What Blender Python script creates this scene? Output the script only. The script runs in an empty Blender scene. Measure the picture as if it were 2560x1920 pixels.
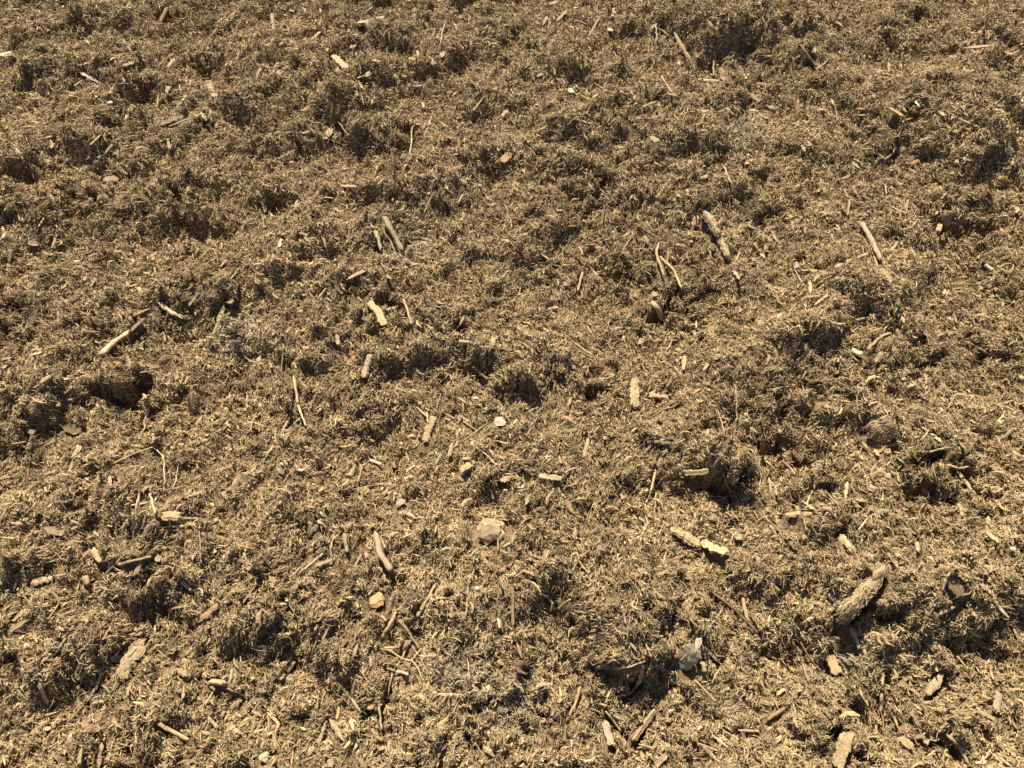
import bpy, math, random
import numpy as np
from mathutils import Vector, Matrix

# ------------------------------------------------------------------ camera, light, exposure
SC = bpy.context.scene
C = SC.collection
CAM_H, PITCH, LENS = 0.819, 55.0, 27.0
SUN_AZ, SUN_EL = 14.0, 53.0          # light travels towards the viewer, AZ degrees to the right
cam_d = bpy.data.cameras.new('camera'); cam = bpy.data.objects.new('camera', cam_d); C.objects.link(cam)
cam.location = (0, 0, CAM_H); cam.rotation_euler = (math.radians(90 - PITCH), 0, 0)
cam_d.lens = LENS; cam_d.sensor_width = 36; cam_d.clip_start = 0.02; cam_d.clip_end = 500
SC.camera = cam
W = bpy.data.worlds.new('World'); SC.world = W; W.use_nodes = True
nt = W.node_tree; bg = nt.nodes['Background']; sky = nt.nodes.new('ShaderNodeTexSky')
sky.sky_type = 'NISHITA'; sky.sun_disc = False
sky.sun_elevation = math.radians(SUN_EL); sky.sun_rotation = math.radians(-SUN_AZ)
nt.links.new(sky.outputs[0], bg.inputs[0]); bg.inputs[1].default_value = 0.05
sl = bpy.data.lights.new('sun', 'SUN'); sl.energy = 5.0; sl.angle = math.radians(0.5); sl.color = (1, 0.95, 0.80)
sun = bpy.data.objects.new('sun', sl); C.objects.link(sun)
a, e = math.radians(SUN_AZ), math.radians(SUN_EL)
Ldir = Vector((math.sin(a) * math.cos(e), -math.cos(a) * math.cos(e), -math.sin(e)))
sun.rotation_euler = Ldir.to_track_quat('-Z', 'Y').to_euler(); sun.location = (-0.5, 3, 3)
SC.view_settings.view_transform = 'Standard'; SC.view_settings.look = 'None'
SC.view_settings.exposure = 1.28; SC.view_settings.gamma = 1
SC.cycles.max_bounces = 5; SC.cycles.diffuse_bounces = 4

rng = np.random.default_rng(7)
# ------------------------------------------------------------------ picture <-> ground
TH = math.tan(math.radians(0)) ; HX = 18.0 / LENS
SP, CP = math.sin(math.radians(PITCH)), math.cos(math.radians(PITCH))
def ray(px, py):                       # px, py in the photograph's 2560x1920 pixels -> unit direction
    x = (np.asarray(px, float) / 1280 - 1) * HX
    y = (1 - np.asarray(py, float) / 960) * HX * 0.75
    d = np.stack([x, CP + y * SP, -SP + y * CP], -1)
    return d / np.linalg.norm(d, axis=-1, keepdims=True)
def flat(px, py):                      # hit on the plane z = 0
    d = ray(px, py); t = -CAM_H / d[..., 2]
    return d[..., 0] * t, d[..., 1] * t
def project(X, Y, Z=0.0):
    zc = Y * CP - (Z - CAM_H) * SP
    x = X / zc; y = (Y * SP + (Z - CAM_H) * CP) / zc
    return (x / HX + 1) * 1280, (1 - y / (HX * 0.75)) * 960
MM = 2 * HX / 2560                     # metres per photo pixel and metre of distance

# ------------------------------------------------------------------ height field
RES = 0.002
X0, X1, Y0, Y1 = -1.7, 1.7, -0.25, 2.35
NX, NY = int((X1 - X0) / RES) + 1, int((Y1 - Y0) / RES) + 1
gx = X0 + np.arange(NX) * RES; gy = Y0 + np.arange(NY) * RES
GX, GY = np.meshgrid(gx, gy)           # [NY, NX]
fx = np.fft.rfftfreq(NX)[None, :] / RES; fy = np.fft.fftfreq(NY)[:, None] / RES
FR = np.sqrt(fx ** 2 + fy ** 2)
def band(scale, width=0.6):            # band-limited noise, feature size in metres, unit std
    n = np.fft.rfft2(rng.standard_normal((NY, NX)))
    f0 = 1 / scale
    n *= np.exp(-(np.log(np.maximum(FR, 1e-6) / f0) / width) ** 2)
    r = np.fft.irfft2(n, s=(NY, NX)); return r / r.std()
def smooth(a, b, x):
    t = np.clip((x - a) / (b - a), 0, 1); return t * t * (3 - 2 * t)
H = 0.016 * band(0.55) + 0.0065 * band(0.20) + 0.0036 * band(0.09) + 0.0019 * band(0.045)
wx, wy = 0.011 * band(0.06) + 0.006 * band(0.025), 0.011 * band(0.06) + 0.006 * band(0.025)
# clods: rounded lumps merged by max, warped outline
def clods(n, r0, r1, hk, pw=0.6):
    out = np.zeros((NY, NX), np.float32)
    cx = rng.uniform(X0, X1, n); cy = rng.uniform(Y0, Y1, n)
    rr = r0 * (r1 / r0) ** (rng.random(n) ** 1.6)
    asp = rng.uniform(0.7, 1.0, n); th = rng.uniform(0, math.pi, n); hh = rng.uniform(0.5, 1.1, n) * hk
    for i in range(n):
        r = rr[i] * 1.5
        a0 = max(0, int((cx[i] - r - X0) / RES)); a1 = min(NX, int((cx[i] + r - X0) / RES) + 2)
        b0 = max(0, int((cy[i] - r - Y0) / RES)); b1 = min(NY, int((cy[i] + r - Y0) / RES) + 2)
        if a0 >= a1 or b0 >= b1: continue
        dx = GX[b0:b1, a0:a1] - cx[i] + wx[b0:b1, a0:a1] * 0.6; dy = GY[b0:b1, a0:a1] - cy[i] + wy[b0:b1, a0:a1] * 0.6
        c, s = math.cos(th[i]), math.sin(th[i])
        u = (dx * c + dy * s) / rr[i]; v = (-dx * s + dy * c) / (rr[i] * asp[i])
        q = np.clip(1 - (u * u + v * v), 0, None) ** pw * rr[i] * hh[i]
        o = out[b0:b1, a0:a1]; np.maximum(o, q, out=o)
    return out
H += clods(1500, 0.022, 0.075, 0.30, 0.45) + clods(9000, 0.009, 0.026, 0.50, 0.42) + clods(42000, 0.004, 0.010, 0.55)
H += 0.0016 * band(0.025) + 0.0011 * band(0.010)

H0 = H.copy()                          # lumps lean downhill: steep fronts towards the viewer
JY = np.clip(np.arange(NY)[:, None] + (0.75 * (H0 - H0.mean()) / RES), 0, NY - 1.001); J = JY.astype(int); F_ = JY - J
II = np.broadcast_to(np.arange(NX)[None, :], H.shape)
H = H0[J, II] * (1 - F_) + H0[J + 1, II] * F_

# hollows seen in the photo, plus pits dug for the shadows of branch stub and lump: tile, centre, half width, half height (tile = 640x480 px shown at 2212x1659), depth factor
TS = 640 / 2212
HOL_SHADOW = '''00 1450,150,110,60 1230,880,130,110 1690,570,120,70 650,940,70,70 720,640,90,30 440,595,50,30 300,1590,160,90 220,940,50,40 2100,840,60,90 2120,385,40,25 1950,1430,60,40 1880,300,50,30 700,340,60,40 120,360,90,50
10 820,920,60,120 700,1180,90,80 1270,1180,130,70 1000,1330,90,90 180,1180,90,60 1900,1500,150,80 1560,1270,50,30 640,560,60,50 1840,700,70,60 1400,850,50,60 1970,1120,60,50 200,1450,130,50 980,1570,90,60 250,860,50,40 2150,380,80,50 540,300,50,30 1240,240,80,25
20 650,480,110,60 2080,1560,130,70 830,1580,120,60 500,890,40,70 1960,860,80,50 560,600,40,40 1680,480,70,40 1370,160,50,70 1100,220,60,40 680,1190,70,40 1370,650,50,50 1620,860,80,30 920,1100,80,40 1230,1130,50,40 1480,1370,60,40 2050,370,120,40 1800,30,90,40
30 1280,200,150,60 2050,480,150,120 100,620,150,70 2150,750,80,200 600,820,200,60 1000,570,80,50 1200,1200,110,90 960,1440,100,70 1710,1100,50,30 60,200,80,60 1890,1010,50,60 1340,870,70,50 1270,1100,90,40 340,480,30,80 560,1340,50,60 1840,80,40,30 240,1140,30,20
01 150,250,90,50 700,140,100,110 900,540,100,80 170,1150,170,120 760,1180,160,80 1560,930,110,60 1580,600,120,60 1600,160,100,80 120,860,60,30 1400,1060,90,60 1970,880,50,40 1020,1450,60,60 280,20,120,40 330,1050,40,120
11 300,380,60,40 20,570,40,50 1310,770,50,50 800,1020,35,50 1190,1070,140,90 1060,1300,110,120 1820,1190,110,90 1620,1360,70,60 1510,890,40,30 1930,1570,100,80 390,1500,60,50 690,1410,70,50 430,1140,60,50 1000,460,40,40 230,650,60,20 1360,1080,40,100
21 1300,1060,200,90 1480,940,150,90 1640,820,130,90 700,750,110,60 370,700,80,60 310,1190,160,40 830,360,60,80 1700,560,100,60 820,30,150,40 440,20,80,40 1600,1310,50,50 2130,640,60,30 200,150,60,30 1040,590,80,60 970,1190,50,40 1420,1200,60,30 870,1560,50,60
31 60,190,90,70 1320,150,60,60 1740,230,200,140 1880,330,80,40 380,720,100,40 560,810,110,50 30,400,30,50 20,880,50,50 1530,990,110,50 1140,320,90,50 2180,660,50,60 1860,1200,60,50 2100,1330,150,70 1250,1480,160,90 1750,1380,150,70 1200,1170,60,40 690,1250,40,40 820,1180,80,50 270,1530,70,60 430,1590,80,50 2010,740,60,60 310,1040,80,30 800,970,90,40
02 1150,160,250,130 1270,420,80,60 2040,220,100,70 1990,450,60,60 1740,710,80,50 1750,620,70,90 830,830,80,80 680,930,100,50 100,730,90,50 230,100,90,30 220,380,90,40 50,300,50,15 1560,970,90,40 450,1440,130,80 230,980,60,50 100,1520,60,40 1100,650,90,20 1410,920,60,30 1030,590,50,30
12 260,190,90,80 430,170,70,60 120,390,80,30 830,400,70,50 600,800,40,70 670,890,45,60 1340,1560,140,50 1570,1470,150,60 1210,910,90,40 2080,1000,60,50 1110,1320,40,60 1650,910,80,20 1090,1200,60,20 1090,770,40,30 2000,1060,80,70 700,1340,40,40
22 1850,890,135,140 1850,900,110,110 860,1110,90,80 1000,890,50,60 680,70,180,100 1150,140,60,50 1640,340,90,60 1180,820,60,80 970,1260,50,50 1310,490,70,20 870,1260,40,30 1740,1270,30,50 200,1200,60,30 560,610,50,30 430,1250,80,60 450,540,40,50 2180,1210,50,30 50,1560,50,50 1300,800,60,60
32 650,160,130,80 150,240,180,70 20,150,60,80 1220,400,60,50 1130,430,50,40 220,710,150,90 470,730,80,60 1400,760,120,130 1220,1000,170,160 1560,850,170,120 1900,1100,200,110 2080,1310,100,80 2110,160,60,60 810,1390,110,60 560,1400,160,60 620,980,150,60 1600,1340,100,70 1150,1490,120,70 2150,880,60,60 900,1070,60,40
03 480,510,40,70 180,980,110,80 250,800,80,120 1920,350,40,30 1820,730,80,90 1060,1530,90,50 750,1530,50,90 860,1200,70,50 1850,1370,60,50 2050,160,60,100 1230,640,60,60 2120,960,90,50 700,520,70,50 700,680,40,30 1200,910,70,40 430,1010,50,40 1490,350,30,80 1180,130,80,40
13 60,100,120,100 300,290,150,70 900,430,70,40 1690,430,100,90 1830,440,60,50 1080,1240,80,90 1310,1330,100,80 1900,1310,180,120 420,580,80,40 1740,1480,100,100 510,930,40,50 500,200,60,60 920,120,60,40 1510,620,60,40 1960,650,60,60
23 430,370,90,60 1150,390,90,150 250,620,70,70 350,1090,150,70 310,1270,100,50 1130,950,60,160 1040,1230,80,130 1430,180,110,100 1560,400,170,90 2060,770,80,60 850,1270,80,90 1340,980,130,50 50,1500,40,40 1770,1240,60,60 870,1600,70,60 590,20,50,60 1440,880,60,50 210,190,80,50 2170,360,60,50 860,1100,60,60
33 980,400,240,110 250,60,160,60 820,1080,110,180 1100,640,110,60 1720,670,110,60 1950,740,110,60 550,1450,180,150 780,1580,90,120 1650,1400,150,100 60,120,60,80 540,310,60,40 1480,360,60,40 1010,930,60,120 570,850,50,50 900,790,60,50 1280,190,60,40 1900,130,40,40'''
LUMP = '''01 2000,1180,150,120 10 1180,700,300,110 20 1230,120,200,60 11 2050,1000,170,110 11 900,1080,170,120 21 1150,800,260,180 31 1700,20,200,70 31 800,90,260,100
02 1150,20,300,80 22 1350,380,170,110 13 1800,1130,260,120 23 1560,600,130,110 33 700,150,150,150 32 1750,620,220,120 33 350,980,200,150 12 1500,1350,260,80 12 1950,880,200,100 23 1900,1120,100,120'''
def tile(t, x, y): return int(t[0]) * 640 + x * TS, int(t[1]) * 480 + y * TS
sa, ca = math.sin(a), math.cos(a)
def stamp(px, py, rx, ry):
    X, Y = flat(px, py); D = math.sqrt(X * X + Y * Y + CAM_H ** 2)
    wxr = rx * MM * D; _, ya = flat(px, py - ry); _, yb = flat(px, py + ry)
    return X, Y, wxr, abs(ya - yb) / 2
def window(X, Y, r):
    a0 = max(0, int((X - r - X0) / RES)); a1 = min(NX, int((X + r - X0) / RES) + 2)
    b0 = max(0, int((Y - r - Y0) / RES)); b1 = min(NY, int((Y + r - Y0) / RES) + 2)
    return slice(b0, b1), slice(a0, a1)
toks = LUMP.split()
for t, q in zip(toks[::2], toks[1::2]):
    x, y, rx, ry = map(float, q.split(','))
    X, Y, A, B = stamp(*tile(t, x, y), rx * TS, ry * TS)
    s_ = window(X, Y, 2 * max(A, B)); r = np.hypot((GX[s_] - X + wx[s_]) / A, (GY[s_] - Y + wy[s_]) / B)
    H[s_] += 0.45 * min(A, B) * (1 - smooth(0.2, 1.25, r))
HK = 1.0
for line in HOL_SHADOW.splitlines():
    tk = line.split(); t = tk[0]
    for q in tk[1:]:
        x, y, rx, ry = map(float, q.split(','))
        X, Y, A, B = stamp(*tile(t, x, y), rx * TS, ry * TS)
        A *= 1.05
        s_ = window(X, Y, 2.6 * max(A, B))
        dx = GX[s_] - X + wx[s_] * 1.15; dy = GY[s_] - Y + wy[s_] * 1.15
        r = np.hypot(dx / A, dy / B)
        v = -dy / np.maximum(np.hypot(dx, dy), 1e-6)            # -1 on the far (sun) side, +1 towards the viewer
        k = 0.5 + 0.5 * v
        f = 1 - smooth(0.80 - 0.65 * k, 1.08 + 0.8 * k ** 1.5, r)
        dep = HK * min(1.9 * B, 1.5 * A, 0.055) * (0.5, 0.7, 0.9, 0.9)[int(t[1])]
        if t == '22' and x == 1850: dep = 0.055; f = 1 - smooth(0.55, 0.8, r)
        H[s_] -= dep * f
        crest = np.exp(-((dx / (A * 1.1)) ** 2 + ((dy - B * 1.35) / (B * 0.7)) ** 2))
        H[s_] += 0.40 * dep * crest
edge = smooth(0, 0.25, GX - X0) * smooth(0, 0.25, X1 - GX) * smooth(0, 0.12, GY - Y0) * smooth(0, 0.25, Y1 - GY)
H = (H * edge).astype(np.float32)
Hy, Hx = np.gradient(H, RES)
def samp(A, X, Y):
    u = np.clip((np.asarray(X) - X0) / RES, 0, NX - 1.001); v = np.clip((np.asarray(Y) - Y0) / RES, 0, NY - 1.001)
    i = u.astype(int); j = v.astype(int); u = u - i; v = v - j
    return (A[j, i] * (1 - u) + A[j, i + 1] * u) * (1 - v) + (A[j + 1, i] * (1 - u) + A[j + 1, i + 1] * u) * v
def hit(px, py):                       # first point of the real surface under a photo pixel
    d = ray(px, py); t = np.linspace(0.6, 2.6, 1600)
    X, Y, Z = d[0] * t, d[1] * t, CAM_H + d[2] * t
    k = np.argmax(Z < samp(H, X, Y) + 0.0015)
    return Vector((X[k], Y[k], float(samp(H, X[k], Y[k]))))

# ------------------------------------------------------------------ materials
def mat(name, rough=0.9, spec=0.15):
    m = bpy.data.materials.new(name); m.use_nodes = True
    b = m.node_tree.nodes['Principled BSDF']; b.inputs['Roughness'].default_value = rough
    b.inputs['Specular IOR Level'].default_value = spec
    return m, m.node_tree, b
def N(t, typ, **kw):
    n = t.nodes.new(typ)
    for k, v in kw.items(): setattr(n, k, v)
    return n
def ramp(t, stops, fac):
    r = N(t, 'ShaderNodeValToRGB'); el = r.color_ramp.elements
    while len(el) < len(stops): el.new(0.5)
    for e_, (p, c) in zip(el, stops): e_.position = p; e_.color = (*c, 1)
    t.links.new(fac, r.inputs[0]); return r
def noise(t, vec, scale, detail=6, rough=0.6):
    n = N(t, 'ShaderNodeTexNoise'); n.inputs['Scale'].default_value = scale; n.inputs['Detail'].default_value = detail
    n.inputs['Roughness'].default_value = rough; t.links.new(vec, n.inputs['Vector']); return n
# ground
MG, t, b = mat('compost'); tc = N(t, 'ShaderNodeTexCoord')
n1 = noise(t, tc.outputs['Object'], 260, 5, 0.7); n2 = noise(t, tc.outputs['Object'], 18, 4)
r1 = ramp(t, [(0.30, (0.07, 0.046, 0.026)), (0.5, (0.18, 0.124, 0.07)), (0.72, (0.33, 0.24, 0.14))], n1.outputs[0])
r2 = ramp(t, [(0.3, (0.75, 0.75, 0.75)), (0.7, (1.1, 1.05, 1.0))], n2.outputs[0])
mx = N(t, 'ShaderNodeMix', data_type='RGBA', blend_type='MULTIPLY'); mx.inputs[0].default_value = 1
t.links.new(r1.outputs[0], mx.inputs[6]); t.links.new(r2.outputs[0], mx.inputs[7]); t.links.new(mx.outputs[2], b.inputs[0])
bp = N(t, 'ShaderNodeBump'); bp.inputs['Strength'].default_value = 1; bp.inputs['Distance'].default_value = 0.003
t.links.new(n1.outputs[0], bp.inputs['Height']); t.links.new(bp.outputs[0], b.inputs['Normal'])
# shreds
MF, t, b = mat('shredded_fibre', 0.85, 0.2); at = N(t, 'ShaderNodeAttribute', attribute_name='tint'); tc = N(t, 'ShaderNodeTexCoord')
n1 = noise(t, tc.outputs['Object'], 420, 3, 0.7)
r1 = ramp(t, [(0.3, (0.6, 0.6, 0.6)), (0.7, (1.25, 1.25, 1.25))], n1.outputs[0])
mx = N(t, 'ShaderNodeMix', data_type='RGBA', blend_type='MULTIPLY'); mx.inputs[0].default_value = 1
t.links.new(at.outputs[0], mx.inputs[6]); t.links.new(r1.outputs[0], mx.inputs[7]); t.links.new(mx.outputs[2], b.inputs[0])
# wood pieces: own colour per object, grain along local x, dirt in patches (amount = object alpha)
MW, t, b = mat('split_wood', 0.8, 0.25); oi = N(t, 'ShaderNodeObjectInfo'); tc = N(t, 'ShaderNodeTexCoord')
mp = N(t, 'ShaderNodeMapping'); mp.inputs['Scale'].default_value = (45, 900, 900)
add = N(t, 'ShaderNodeVectorMath', operation='ADD'); t.links.new(tc.outputs['Object'], add.inputs[0]); t.links.new(oi.outputs['Random'], add.inputs[1])
t.links.new(add.outputs[0], mp.inputs[0])
g = noise(t, mp.outputs[0], 1.0, 4, 0.6)
rg = ramp(t, [(0.28, (0.42, 0.36, 0.28)), (0.5, (0.95, 0.93, 0.9)), (0.75, (1.15, 1.13, 1.1))], g.outputs[0])
mx = N(t, 'ShaderNodeMix', data_type='RGBA', blend_type='MULTIPLY'); mx.inputs[0].default_value = 1
t.links.new(oi.outputs['Color'], mx.inputs[6]); t.links.new(rg.outputs[0], mx.inputs[7])
dn = noise(t, add.outputs[0], 230, 5, 0.7)
sb = N(t, 'ShaderNodeMath', operation='SUBTRACT'); t.links.new(dn.outputs[0], sb.inputs[0]); 
mm = N(t, 'ShaderNodeMath', operation='MULTIPLY_ADD'); t.links.new(oi.outputs['Alpha'], mm.inputs[0]); mm.inputs[1].default_value = -0.42; mm.inputs[2].default_value = 0.74
t.links.new(mm.outputs[0], sb.inputs[1])
ms = N(t, 'ShaderNodeMath', operation='MULTIPLY', use_clamp=True); ms.inputs[1].default_value = 14; t.links.new(sb.outputs[0], ms.inputs[0])
m2 = N(t, 'ShaderNodeMix', data_type='RGBA'); t.links.new(ms.outputs[0], m2.inputs[0]); t.links.new(mx.outputs[2], m2.inputs[6])
m2.inputs[7].default_value = (0.22, 0.155, 0.085, 1); t.links.new(m2.outputs[2], b.inputs[0])
bp = N(t, 'ShaderNodeBump'); bp.inputs['Strength'].default_value = 0.8; bp.inputs['Distance'].default_value = 0.0008
t.links.new(g.outputs[0], bp.inputs['Height']); t.links.new(bp.outputs[0], b.inputs['Normal'])
# pebbles
MP, t, b = mat('stone', 0.7, 0.3); oi = N(t, 'ShaderNodeObjectInfo'); tc = N(t, 'ShaderNodeTexCoord')
g = noise(t, tc.outputs['Object'], 350, 5, 0.65)
rg = ramp(t, [(0.35, (0.45, 0.42, 0.38)), (0.55, (1, 1, 1))], g.outputs[0])
mx = N(t, 'ShaderNodeMix', data_type='RGBA', blend_type='MULTIPLY'); mx.inputs[0].default_value = 1
t.links.new(oi.outputs['Color'], mx.inputs[6]); t.links.new(rg.outputs[0], mx.inputs[7]); t.links.new(mx.outputs[2], b.inputs[0])
bp = N(t, 'ShaderNodeBump'); bp.inputs['Strength'].default_value = 0.5; bp.inputs['Distance'].default_value = 0.001
t.links.new(g.outputs[0], bp.inputs['Height']); t.links.new(bp.outputs[0], b.inputs['Normal'])

# ------------------------------------------------------------------ ground sheet
def mesh_from(name, V, L, sizes, m, smooth_=False):
    me = bpy.data.meshes.new(name); me.vertices.add(len(V)); me.vertices.foreach_set('co', np.ascontiguousarray(V, np.float32).ravel())
    me.loops.add(len(L)); me.loops.foreach_set('vertex_index', np.ascontiguousarray(L, np.int32))
    me.polygons.add(len(sizes)); st = np.concatenate([[0], np.cumsum(sizes)[:-1]]).astype(np.int32)
    me.polygons.foreach_set('loop_start', st)
    me.polygons.foreach_set('use_smooth', np.full(len(sizes), smooth_)); me.update(calc_edges=True); me.materials.append(m)
    return me
def link(name, me):
    o = bpy.data.objects.new(name, me); C.objects.link(o); return o
def tagged(o, label=None, cat=None, group=None, kind=None):
    for k, v in (('label', label), ('category', cat), ('group', group), ('kind', kind)):
        if v: o[k] = v
    return o
STEP = 0.003
def axis(lo, hi):
    c = np.arange(lo, hi, STEP); g_ = []; s = STEP; x = 0
    while x < 60: s *= 1.25; x += s; g_.append(x)
    g_ = np.array(g_); return np.concatenate([(lo - g_)[::-1], c, c[-1] + g_])
ax, ay = axis(X0 + 0.05, X1 - 0.05), axis(Y0 + 0.02, Y1 - 0.05)
PX, PY = np.meshgrid(ax, ay)
inside = (PX > X0) & (PX < X1) & (PY > Y0) & (PY < Y1)
PZ = np.where(inside, samp(H, PX, PY), 0.0)
V = np.stack([PX, PY, PZ], -1).reshape(-1, 3); nx, ny = len(ax), len(ay)
idx = np.arange(nx * ny).reshape(ny, nx)
Q = np.stack([idx[:-1, :-1], idx[:-1, 1:], idx[1:, 1:], idx[1:, :-1]], -1).reshape(-1)
gnd = link('ground', mesh_from('ground', V, Q, np.full((nx - 1) * (ny - 1), 4), MG, True))
tagged(gnd, 'brown crumbly compost surface with dark hollows under the loose mulch', 'ground', None, 'structure')

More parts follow.
